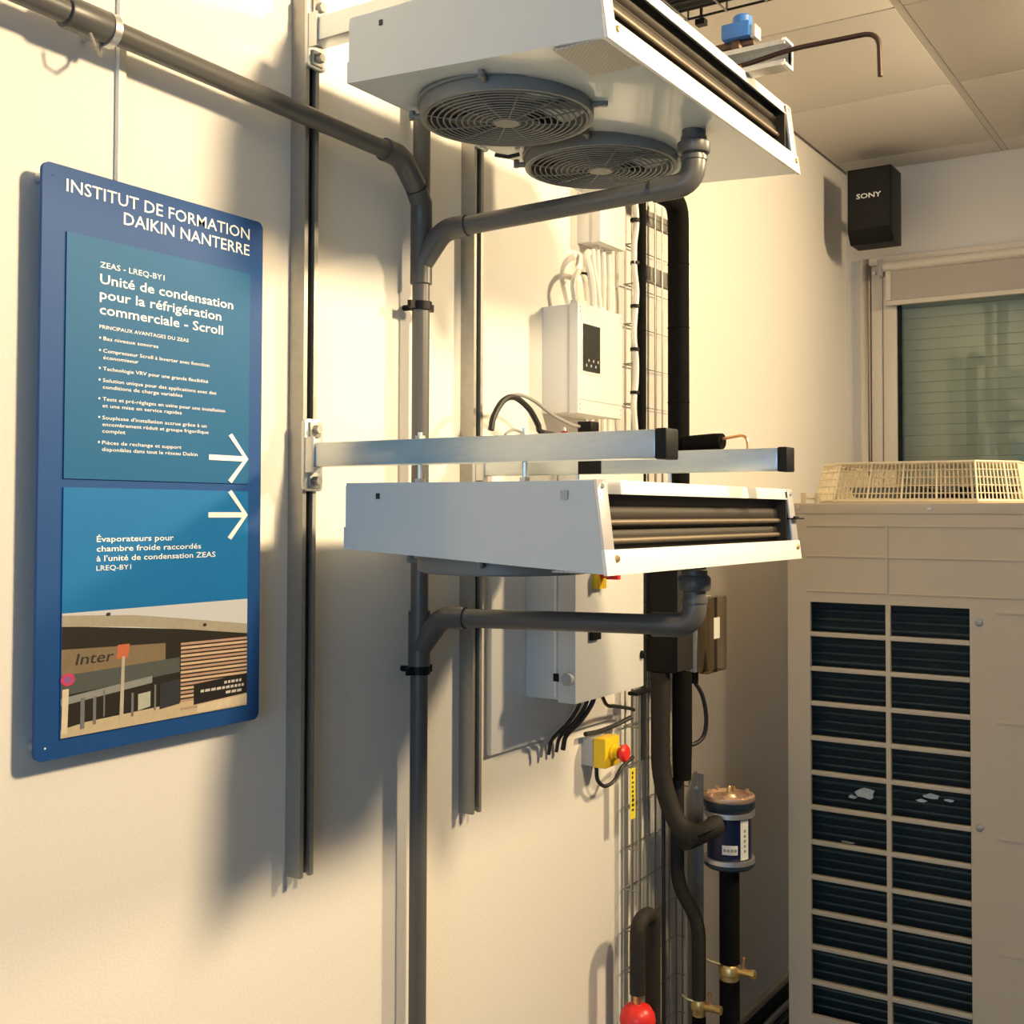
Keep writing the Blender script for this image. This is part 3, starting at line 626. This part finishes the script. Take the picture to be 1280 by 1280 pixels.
# ================================================================== WIRE TRAY + PIPES
tr = thing('wire_tray', 'upright galvanised wire mesh cable tray fixed to the wall', 'cable tray', (.03, 2.9, .12))
for k in range(8):
    y = 2.722+.044*k
    part(MB().cyl((.016, y, .12), (.016, y, 2.50), .0022, 6), 'long_wire', WIRE, tr)
for y in (2.722, 3.03):
    for x in (.035, .056): part(MB().cyl((x, y, .12), (x, y, 2.50), .0024, 6), 'long_wire', WIRE, tr)
z = .17
while z < 2.5:
    part(MB().tube([(.058, 2.722, z), (.0125, 2.722, z), (.0125, 3.03, z), (.058, 3.03, z)], .0022, 6), 'cross_wire', WIRE, tr); z += .104
part(MB().box(.0008, .0115, 2.80, 3.02, 2.285, 2.325), 'wall_bracket', GALVD, tr, bevel=.001)
part(MB().box(.0008, .0115, 2.80, 3.02, 2.44, 2.475), 'wall_bracket', GALVD, tr, bevel=.001)
part(MB().box(.002, .012, 2.735, 2.748, .12, 1.0), 'side_strip', GALV, tr)
def pipe(path, r, m, name, label, cat='pipe', group='black insulated pipes', n=16):
    return single(MB().tube(path, r, n), name, m, label, cat, group)
# black enclosure the pipes meet in
be = thing('black_enclosure', 'black rectangular enclosure between the insulated pipes behind the lower cooler', 'enclosure', (.07, 2.885, 1.225))
part(MB().box(.022, .108, 2.832, 2.935, 1.235, 1.56), 'body', BLACKP, be, bevel=.004)
part(MB().box(.108, .112, 2.836, 2.931, 1.239, 1.556), 'cover', mat('dark_cover', (.022, .019, .016), .6, noise=.15), be, bevel=.001)
# tall thick pipe with the turned-over top
ip = thing('insulated_pipe', 'thick black insulated pipe rising to a bend at the top of the wire tray', 'pipe', (.095, 2.868, 1.562), 'black insulated pipes')
part(MB().tube(bent([(.095, 2.878, 1.562), (.095, 2.878, 2.49), (.095, 2.64, 2.49)], .06, 10), .0285, 18), 'foam_sleeve', RUB, ip)
for z in (1.95, 2.15, 2.32): part(MB().torus((.095, 2.878, z), .0278, .0022, 24, 5), 'sleeve_joint', RUB, ip)
st = part(MB().tube([(.12, 2.865, 1.838), (.20, 2.868, 1.842), (.225, 2.865, 1.842)], [.021, .0215, .021], 16), 'side_stub', RUB, ip, label='short black insulated stub')
part(MB().tube(bent([(.223, 2.865, 1.848), (.292, 2.865, 1.858), (.297, 2.865, 1.80)], .022), .0038, 8), 'copper_tail', COPPER, st, label='thin bent copper tube')
pipe([(.075, 2.70, 2.458), (.075, 2.70, 1.60)], .0115, RUB, 'insulated_pipe', 'thin black insulated pipe beside the wavy white conduit')
pipe(bent([(.055, 2.850, 1.233), (.055, 2.850, .945), (.125, 2.845, .80), (.19, 2.848, .835), (.199, 2.888, .845)], .075, 8), .0255, RUB2, 'insulated_pipe', 'black insulated pipe bending out to the side of the blue filter')
pipe([(.100, 2.888, 1.233), (.100, 2.888, 1.05), (.100, 2.888, .95)], [.026, .0265, .024], RUB, 'insulated_pipe', 'short thick black pipe length below the black enclosure')
pipe(bent([(.078, 2.905, .945), (.078, 2.905, .665), (.135, 2.915, .575), (.135, 2.915, .373)], .045), .0185, RUB2, 'insulated_pipe', 'black insulated pipe stepping sideways down to the lower brass valve')
pipe(bent([(.10, 2.628, .475), (.10, 2.628, .652), (.10, 2.712, .652), (.10, 2.712, .01)], .0405, 12), .0195, RUB2, 'insulated_pipe', 'black insulated U-shaped pipe above the red valve')
pipe([(.065, 2.845, .92), (.064, 2.85, .6), (.068, 2.842, .3), (.065, 2.845, .01)], .0055, CABLE, 'black_cable', 'black cable hanging down in front of the wire tray', 'cable', None, 8)
pipe(spline([(.055, 2.745, 1.23), (.055, 2.748, 1.1), (.056, 2.745, 1.02)]), .006, CABLE, 'black_cable', 'black cable going down to the yellow tag', 'cable', None, 8)
tg = thing('yellow_tag', 'yellow vertical warning tag with black print on the wire tray', 'tag', (.062, 2.67, .885))
part(MB().box(.0605, .0615, 2.664, 2.692, .885, 1.012), 'plate', YELB, tg)
for k in range(9):
    z = .905+.0115*k; part(MB().box(.0615, .0618, 2.672, 2.672+random.uniform(.007, .013), z, z+random.uniform(.004, .009)), 'print_mark', INK, tg)
# wire tie across at the cabinet corner
single(MB().box(.058, .085, 2.655, 2.745, 1.197, 1.207), 'cable_strap', BLACKP, 'black strap across the wire tray beside the cabinet corner', 'strap', bevel=.003)
up = thing('steel_upright', 'flat grey steel upright behind the blue filter', 'upright', (.055, 3.03, 0))
part(MB().prism([(2.995, 0), (3.062, 0), (3.062, .935), (3.045, .935), (2.995, .875)], 'x', .06, .066), 'web', GALVD, up)
part(MB().box(.066, .085, 3.058, 3.062, 0, .93), 'flange', GALVD, up)
part(MB().lathe([(0, .008), (.005, .008), (.007, 0)], (.066, 3.052, .89), 8, 'x'), 'bolt', GALV, up)
# filter drier
FXc, FYc, FZ0 = .205, 2.955, .727
fl = thing('filter_drier', 'navy blue filter canister with a copper top and white label', 'filter', (FXc, FYc, FZ0))
part(MB().lathe([(0, .006), (.056, .006), (.058, .012), (.058, .150), (0, .150)], (FXc, FYc, FZ0), 36), 'shell', NAVY, fl)
part(MB().lathe([(.0, -.004), (.060, -.004), (.066, .002), (.066, .010), (.0, .010)], (FXc, FYc, FZ0), 36), 'bottom_rim', NAVYF, fl)
part(MB().ring((FXc, FYc, FZ0), .0585, .0665, .0105, .022, 36), 'bottom_clamp', GALV, fl)
part(MB().ring((FXc, FYc, FZ0), .0585, .0665, .132, .145, 36), 'top_clamp', GALV, fl)
part(MB().lathe([(0, .150), (.064, .150), (.068, .156), (.068, .172), (.0, .172)], (FXc, FYc, FZ0), 36), 'top_flange', NAVYF, fl)
lid = part(MB().lathe([(0, .172), (.066, .172), (.068, .178), (.067, .184), (.058, .187), (.050, .180), (.022, .180), (.016, .187), (0, .189)], (FXc, FYc, FZ0), 36), 'copper_lid', COPPERP, fl, label='copper coloured lid')
part(MB().lathe([(0, .188), (.006, .188), (.006, .203), (.003, .207), (0, .207)], (FXc, FYc, FZ0), 10), 'valve_stem', BRASS, lid)
for k in range(8):
    a = k*math.pi/4+.2; part(MB().cyl((FXc+.057*math.cos(a), FYc+.057*math.sin(a), FZ0+.184), (FXc+.057*math.cos(a), FYc+.057*math.sin(a), FZ0+.193), .006, 6), 'lid_bolt', COPPERP, lid)
def wrap(a0, a1, z0, z1, r, m, nm, par):
    n = 8; vs = []
    for rr in (r, r+.0008):
        for i in range(n+1):
            a = math.radians(a0+(a1-a0)*i/n); vs += [(FXc+rr*math.cos(a), FYc+rr*math.sin(a), z0), (FXc+rr*math.cos(a), FYc+rr*math.sin(a), z1)]
    k = 2*(n+1); fs = []
    for i in range(n):
        fs += [(2*i, 2*i+2, 2*i+3, 2*i+1), (k+2*i+1, k+2*i+3, k+2*i+2, k+2*i), (2*i, k+2*i, k+2*i+2, 2*i+2), (2*i+1, 2*i+3, k+2*i+3, k+2*i+1)]
    fs += [(0, 1, k+1, k), (2*n, k+2*n, k+2*n+1, 2*n+1)]
    part(MB().add(vs, fs), nm, m, par)
sh = [c for c in fl.children if c.name.startswith('shell')][0]
wrap(-38, -12, FZ0+.026, FZ0+.128, .0582, LABELW, 'white_label', sh)
wrap(-86, -46, FZ0+.040, FZ0+.064, .0582, LABELW, 'rating_label', sh)
for k in range(4): wrap(-82+9*k, -76+9*k, FZ0+.048, FZ0+.055, .0592, CABLEG, 'label_print', sh)
for k in range(5): wrap(-28, -22, FZ0+.045+.013*k, FZ0+.052+.013*k, .0592, CABLEG, 'label_print', sh)
def valve(x, y, z, name, label, r, d):
    v = thing(name, label, 'valve', (x, y, z))
    part(MB().lathe([(0, -.022), (r*.95, -.022), (r*.95, -.010), (r*1.12, -.006), (r*1.12, .012), (r*.9, .02), (0, .02)], (x, y, z), 20), 'body', BRASS, v)
    part(MB().tube([(x+r*.9, y, z+.004), (x+r*.9+.04, y, z+.004)], [.010, .009], 12).lathe([(0, .0), (.012, 0), (.012, .012), (0, .014)], (x+r*.9+.035, y, z+.004), 8, 'x'), 'stem', BRASS, v)
    part(MB().tube([(x-r*.5, y-.01, z+.016), (x-r-.02*d, y-.015, z+.02), (x-r-.05*d, y-.02, z+.03)], .004, 8), 'lever', BRASS, v)
    part(MB().cyl((x+r+.013, y, z+.01), (x+r+.013, y, z+.035), .003, 8).lathe([(0, 0), (.006, .002), (.006, .008), (0, .01)], (x+r+.013, y, z+.034), 8), 'access_port', COPPER, v)
valve(FXc, FYc, .448, 'brass_valve', 'brass shut-off valve on the pipe below the blue filter', .026, 1)
pipe([(.135, 2.915, .329), (.135, 2.915, .0)], .0185, RUB, 'insulated_pipe', 'black insulated pipe below the lower brass valve')
valve(.135, 2.915, .352, 'brass_valve', 'lower brass valve on the stepped insulated pipe', .0185, .4)
pipe([(FXc, FYc, FZ0-.004), (FXc, FYc, .47)], .0265, RUB, 'insulated_pipe', 'straight black insulated pipe between the blue filter and the brass valve')
pipe([(FXc, FYc, .425), (FXc, FYc, .0)], .0265, RUB, 'insulated_pipe', 'straight black insulated pipe below the upper brass valve')
rv = thing('red_valve', 'red round valve head under the U-shaped insulated pipe', 'valve', (.10, 2.628, 0))
part(MB().lathe([(0, .385), (.034, .385), (.036, .39), (.036, .398), (0, .398)], (.10, 2.628, 0), 20), 'gasket', BLACKP, rv)
part(MB().lathe([(0, .398), (.042, .398), (.045, .411), (.042, .428), (.032, .444), (.016, .451), (0, .452)], (.10, 2.628, 0), 24), 'head', RED, rv)
part(MB().lathe([(0, .451), (.011, .451), (.011, .474), (0, .474)], (.10, 2.628, 0), 12), 'copper_neck', COPPER, rv)
part(MB().lathe([(0, .0), (.03, .0), (.03, .385), (0, .385)], (.10, 2.628, 0), 20), 'lower_body', GREYP, rv)
# grey isolator
gi = thing('isolator_switch', 'small smoked-lid isolator switch box right of the insulated pipes', 'switch box', (.12, 3.0, 1.22))
part(MB().box(.087, .115, 2.948, 3.075, 1.225, 1.425), 'back_box', GREYP, gi, bevel=.005)
part(MB().box(.1155, .118, 2.955, 3.068, 1.24, 1.41), 'inner_plate', mat('inner_plate', (.30, .27, .22), .5, noise=.2), gi)
part(MB().box(.1185, .150, 2.945, 3.078, 1.222, 1.428), 'smoked_lid', GREYT, gi, bevel=.008)
part(MB().box(.1502, .1506, 2.982, 3.022, 1.315, 1.372), 'rating_sticker', LABELW, gi)
part(MB().box(.118, .1183, 2.975, 3.05, 1.25, 1.285), 'breaker_row', GREYP, gi)
part(MB().box(.0605, .087, 2.96, 3.06, 1.30, 1.34), 'bracket', GALVD, gi)
part(MB().cyl((.10, 2.965, 1.195), (.10, 2.965, 1.225), .012, 12), 'gland', BLACKP, gi)
cable([(.10, 2.965, 1.20), (.115, 2.985, 1.16), (.12, 3.0, 1.10), (.115, 2.995, 1.05), (.10, 2.965, 1.03), (.08, 2.94, 1.035)], .006, CABLE, 'black_cable', 'black cable looping below the smoked-lid isolator box')
cable([(.09, 2.955, 1.225), (.088, 2.965, 1.13), (.085, 2.96, 1.04), (.07, 2.95, .96)], .004, CABLEG, 'grey_cable', 'thin grey cable hanging below the isolator box')

# ================================================================== VALVE + TUBE ON THE UPPER ARM
sv = thing('solenoid_valve', 'blue solenoid valve on the far upper arm', 'valve', (.61, 2.02, 2.5035))
part(MB().tube([(.50, 2.02, 2.5125), (.645, 2.02, 2.5125)], .0085, 12).cyl((.612, 2.02, 2.5035), (.612, 2.02, 2.522), .014, 6), 'brass_body', BROWN, sv)
part(MB().box(.588, .642, 1.998, 2.04, 2.519, 2.548), 'coil_housing', BLUEV, sv, bevel=.004)
part(MB().lathe([(0, 0), (.018, 0), (.018, .012), (.014, .016), (0, .016)], (.622, 2.018, 2.548), 16), 'coil_cap', BLUEV, sv)
part(MB().box(.642, .652, 2.004, 2.034, 2.516, 2.540), 'plug', GREYP, sv, bevel=.002)
single(MB().tube(bent([(.30, 2.022, 2.468), (.62, 2.022, 2.474), (.712, 2.024, 2.486), (.86, 2.05, 2.494), (.862, 2.05, 2.415)], .028), .0045, 10), 'copper_tube', COPPERD, 'thin dark copper tube hooked down past the far upper arm', 'tube')
single(MB().tube([(.35, 2.018, 2.4685), (.62, 2.018, 2.4685)], .006, 10), 'copper_tube', COPPER, 'short bright copper tube lying inside the far upper channel arm', 'tube')

# overhead cable tray
ot = thing('overhead_tray', 'black wire cable tray under the ceiling above the upper cooler', 'cable tray', (.6, 2.42, 2.84))
for y in (2.30, 2.35, 2.40, 2.45, 2.50, 2.55, 2.60):
    part(MB().cyl((.0, y, 2.85), (1.5, y, 2.85), .003, 6), 'long_wire', BLACKP, ot)
for y in (2.30, 2.60):
    for z in (2.88, 2.91): part(MB().cyl((.0, y, z), (1.5, y, z), .003, 6), 'long_wire', BLACKP, ot)
for k in range(15):
    x = .05+.1*k; part(MB().tube([(x, 2.30, 2.912), (x, 2.30, 2.847), (x, 2.60, 2.847), (x, 2.60, 2.912)], .003, 6), 'cross_wire', WIRE, ot)
for x in (.28, .9): part(MB().cyl((x, 2.61, 2.84), (x, 2.61, 3.0), .004, 6).box(x-.012, x+.012, 2.60, 2.62, 2.832, 2.846), 'hanger', BLACKP, ot)
for k in range(7):
    y = 2.33+.039*k
    cable([(.01, y, 2.872), (.4, y+random.uniform(-.003, .003), 2.87), (.8, y+random.uniform(-.003, .003), 2.872), (1.5, y, 2.87)], .0155, CABLE, 'tray_cable', 'thick black cable lying in the overhead tray', group='cables in the overhead tray')

# ================================================================== OUTDOOR UNIT
UX0, UX1, UY0, UY1, UZ = .279, .935, 3.2, 3.965, 1.684
cu = thing('condensing_unit', 'tall beige condensing unit with a slotted front and cage on top', 'condensing unit', ((UX0+UX1)/2, (UY0+UY1)/2, 0))
part(MB().box(UX0+.004, UX1-.004, UY0+.0745, UY1, .03, UZ-.03), 'inner_body', BEIGE, cu)
sx0, sxa, sxb, sx1 = .343, .5495, .5625, .764
pz, ph, pb = 1.411, .0953, .0133
def panel(x0, x1, z0, z1, nm, m=BEIGE): return part(MB().box(x0, x1, UY0, UY0+.012, z0, z1), nm, m, cu)
panel(UX0, sx0, .04, UZ-.03, 'corner_post'); panel(sx0, sx1, pz, UZ-.03, 'head_panel'); panel(sx1, UX1, .04, UZ-.03, 'service_panel')
zbot = pz-12*ph+pb
panel(sx0, sx1, .04, zbot, 'bottom_panel'); part(MB().box(sxa, sxb, UY0-.002, UY0+.012, zbot, pz), 'centre_bar', BEIGE, cu, bevel=.002)
for k in range(1, 12):
    z = pz-k*ph
    part(MB().box(sx0, sx1, UY0-.001, UY0+.014, z, z+pb), 'grille_bar', BEIGE, cu, bevel=.003)
part(MB().box(UX0, UX0+.012, UY0+.012, UY0+.0745, .04, UZ-.03), 'side_return', BEIGE, cu)
part(MB().box(UX1-.012, UX1, UY0+.012, UY0+.0745, .04, UZ-.03), 'side_return', BEIGE, cu)
part(MB().box(UX0+.013, UX1-.013, UY0+.055, UY0+.0744, .05, UZ-.06), 'coil', COILB, cu)
zz = zbot+.008; tb = None; n = 0
while zz < pz:
    if tb is None: tb = part(MB().cyl((UX0+.014, UY0+.052, zz), (sx1+.02, UY0+.052, zz), .0055, 8), 'coil_tube', COILT, cu); z_0 = zz
    else: c = tb.copy(); COL.objects.link(c); c.parent = cu; c.location.z += zz-z_0
    zz += ph/4
for (bx, bz, w_, h_) in ((.482, .893, .06, .035), (.445, .878, .03, .012), (.657, .907, .05, .016), (.63, .893, .03, .010), (.70, .902, .03, .008), (.43, .752, .04, .006), (.50, .742, .02, .008)):
    m = MB(); c = 10
    pts = [(bx+w_/2*math.cos(2*math.pi*i/c)*random.uniform(.6, 1.1), bz+h_/2*math.sin(2*math.pi*i/c)*random.uniform(.6, 1.1)) for i in range(c)]
    m.prism(pts, 'y', UY0+.0445, UY0+.049); part(m, 'flattened_fin_patch', BENT, cu)
part(MB().box(UX0-.003, UX1+.003, UY0-.003, UY1+.003, UZ-.03, UZ), 'top_cover', BEIGE, cu, bevel=.004)
part(MB().box(UX0+.01, UX1-.01, UY0+.01, UY1-.01, 0, .04), 'base_frame', GALVD, cu)
def rib(x0, x1, z0, z1, r=.0035): part(MB().box(x0, x1, UY0-r, UY0, z0, z1), 'pressed_rib', BEIGE, cu, bevel=.0015)
for z in (1.622, 1.538, 1.442): rib(.335, .5515, z-.0025, z+.0025); rib(.5585, .925, z-.0025, z+.0025)
rib(.5525, .5575, 1.442, 1.622)
for z in (1.405, 1.127, .834, .545): rib(.828, .925, z-.004, z+.004, .004)
for x, z in ((.786, 1.377), (.784, .853), (.784, .33)):
    part(MB().lathe([(.0095, 0), (.0095, -.003), (.007, -.004), (0, -.004)], (x, UY0, z), 14, 'y'), 'panel_screw', GALVD, cu)
for x in (.311, .666): part(MB().lathe([(.006, 0), (.005, -.003), (0, -.004)], (x, UY0-.003, 1.669), 10, 'y'), 'cover_screw', GALV, cu)
part(MB().cyl((.298, UY0+.08, UZ), (.298, UY0+.08, UZ+.03), .009, 10).cyl((.332, UY0+.10, UZ), (.332, UY0+.10, UZ+.03), .009, 10).cyl((.298, UY0+.08, UZ+.016), (.332, UY0+.10, UZ+.016), .005, 8), 'lifting_lug', BEIGEL, cu)
# octagonal fan cage
gb = [(.391, 3.26), (.774, 3.26), (.868, 3.375), (.868, 3.79), (.774, 3.905), (.391, 3.905), (.302, 3.79), (.302, 3.375)]
gc = ((.391+.774)/2, 3.582); zt = 1.795
gt = [(gc[0]+(x-gc[0])*.93 if True else x, gc[1]+(y-gc[1])*.90) for x, y in gb]
gd = part(MB().tube([(*p, UZ+.006) for p in gb]+[(*gb[0], UZ+.006)], .005, 6), 'cage_base_rim', BEIGEL, cu)
part(MB().tube([(*p, zt) for p in gt]+[(*gt[0], zt)], .0045, 6), 'cage_top_rim', BEIGEL, gd)
m = MB()
for i in range(8):
    a, b, c, d = gb[i], gb[(i+1) % 8], gt[i], gt[(i+1) % 8]
    L = math.hypot(b[0]-a[0], b[1]-a[1]); n = max(6, int(L/.0115))
    for k in range(n+1):
        f = k/n
        m.tube([(a[0]+(b[0]-a[0])*f, a[1]+(b[1]-a[1])*f, UZ+.006), (c[0]+(d[0]-c[0])*f, c[1]+(d[1]-c[1])*f, zt)], .0021 if k % 8 else .0035, 4)
    for h in (.2, .4, .6, .8):
        p, q = [(u[0]+(v[0]-u[0])*h, u[1]+(v[1]-u[1])*h, UZ+.006+(zt-UZ-.006)*h) for u, v in ((a, c), (b, d))]
        m.tube([p, q], .0018, 4)
part(m, 'cage_side_wires', BEIGEL, gd)
m = MB()
for k in range(1, 20):
    s = k/20; P = [(gc[0]+(x-gc[0])*s, gc[1]+(y-gc[1])*s, zt+.002) for x, y in gt]; m.tube(P+[P[0]], .002, 4)
for i in range(16):
    a = gt[i//2] if i % 2 == 0 else tuple((gt[i//2][q]+gt[(i//2+1) % 8][q])/2 for q in (0, 1)); m.tube([(*gc, zt+.001), (*a, zt+.001)], .003, 4)
part(m, 'cage_top_wires', BEIGEL, gd)
part(MB().lathe([(.27, 0), (.27, .012), (.25, .014), (.25, 0)], (*gc, UZ), 40), 'fan_mouth', BEIGE, cu)
m = MB()
for k in range(4):
    a = k*math.pi/2+.3
    pts = [(gc[0]+r*math.cos(a+da), gc[1]+r*math.sin(a+da), UZ+dz) for r, da, dz in ((.05, -.3, .05), (.24, -.25, .05), (.245, .45, .02), (.05, .5, .02))]
    m.add(pts+[(p[0], p[1], p[2]-.003) for p in pts], [(0,1,2,3),(7,6,5,4),(0,4,5,1),(1,5,6,2),(2,6,7,3),(3,7,4,0)])
m.lathe([(0, .0), (.07, .0), (.07, .055), (0, .06)], (*gc, UZ), 20)
part(m, 'fan', BLADE, cu)

# ================================================================== LOUDSPEAKER
sp = thing('loudspeaker', 'small black loudspeaker mounted in the corner below the ceiling', 'loudspeaker', (.18, 4.42, 2.66))
m = MB().prism([(4.352, 2.70), (4.352, 2.937), (4.49, 2.937), (4.49, 2.66), (4.385, 2.66)], 'x', .1, .262)
part(m, 'cabinet', BLACKP, sp, bevel=.004)
part(MB().box(.106, .256, 4.3475, 4.352, 2.71, 2.931), 'grille', mat('speaker_cloth', (.008, .008, .008), .85, noise=.3, nscale=300, bump=.3), sp, bevel=.002)
lettering('SONY', sp, INKW, (.181, 4.347, 2.823), (1, 0, 0), ZD, .092, .019, 'c', .02)
part(MB().box(.155, .205, 4.49, 4.66, 2.78, 2.82), 'wall_bracket', BLACKP, sp)
# cables lying on the floor by the skirting
for k in range(4):
    y = 2.9
    cable([(.04+.03*k, 2.7, .012+.006*(k % 2)), (.05+.035*k, 3.3, .012+.006*(k % 2)), (.035+.04*k, 3.8, .012), (.06+.03*k, 4.4, .012)], .011, CABLE if k % 2 else CABLEG, 'floor_cable', ['grey floor cable closest to the skirting', 'black floor cable second from the skirting', 'grey floor cable third from the skirting', 'black floor cable closest to the beige unit'][k], group='cables on the floor')
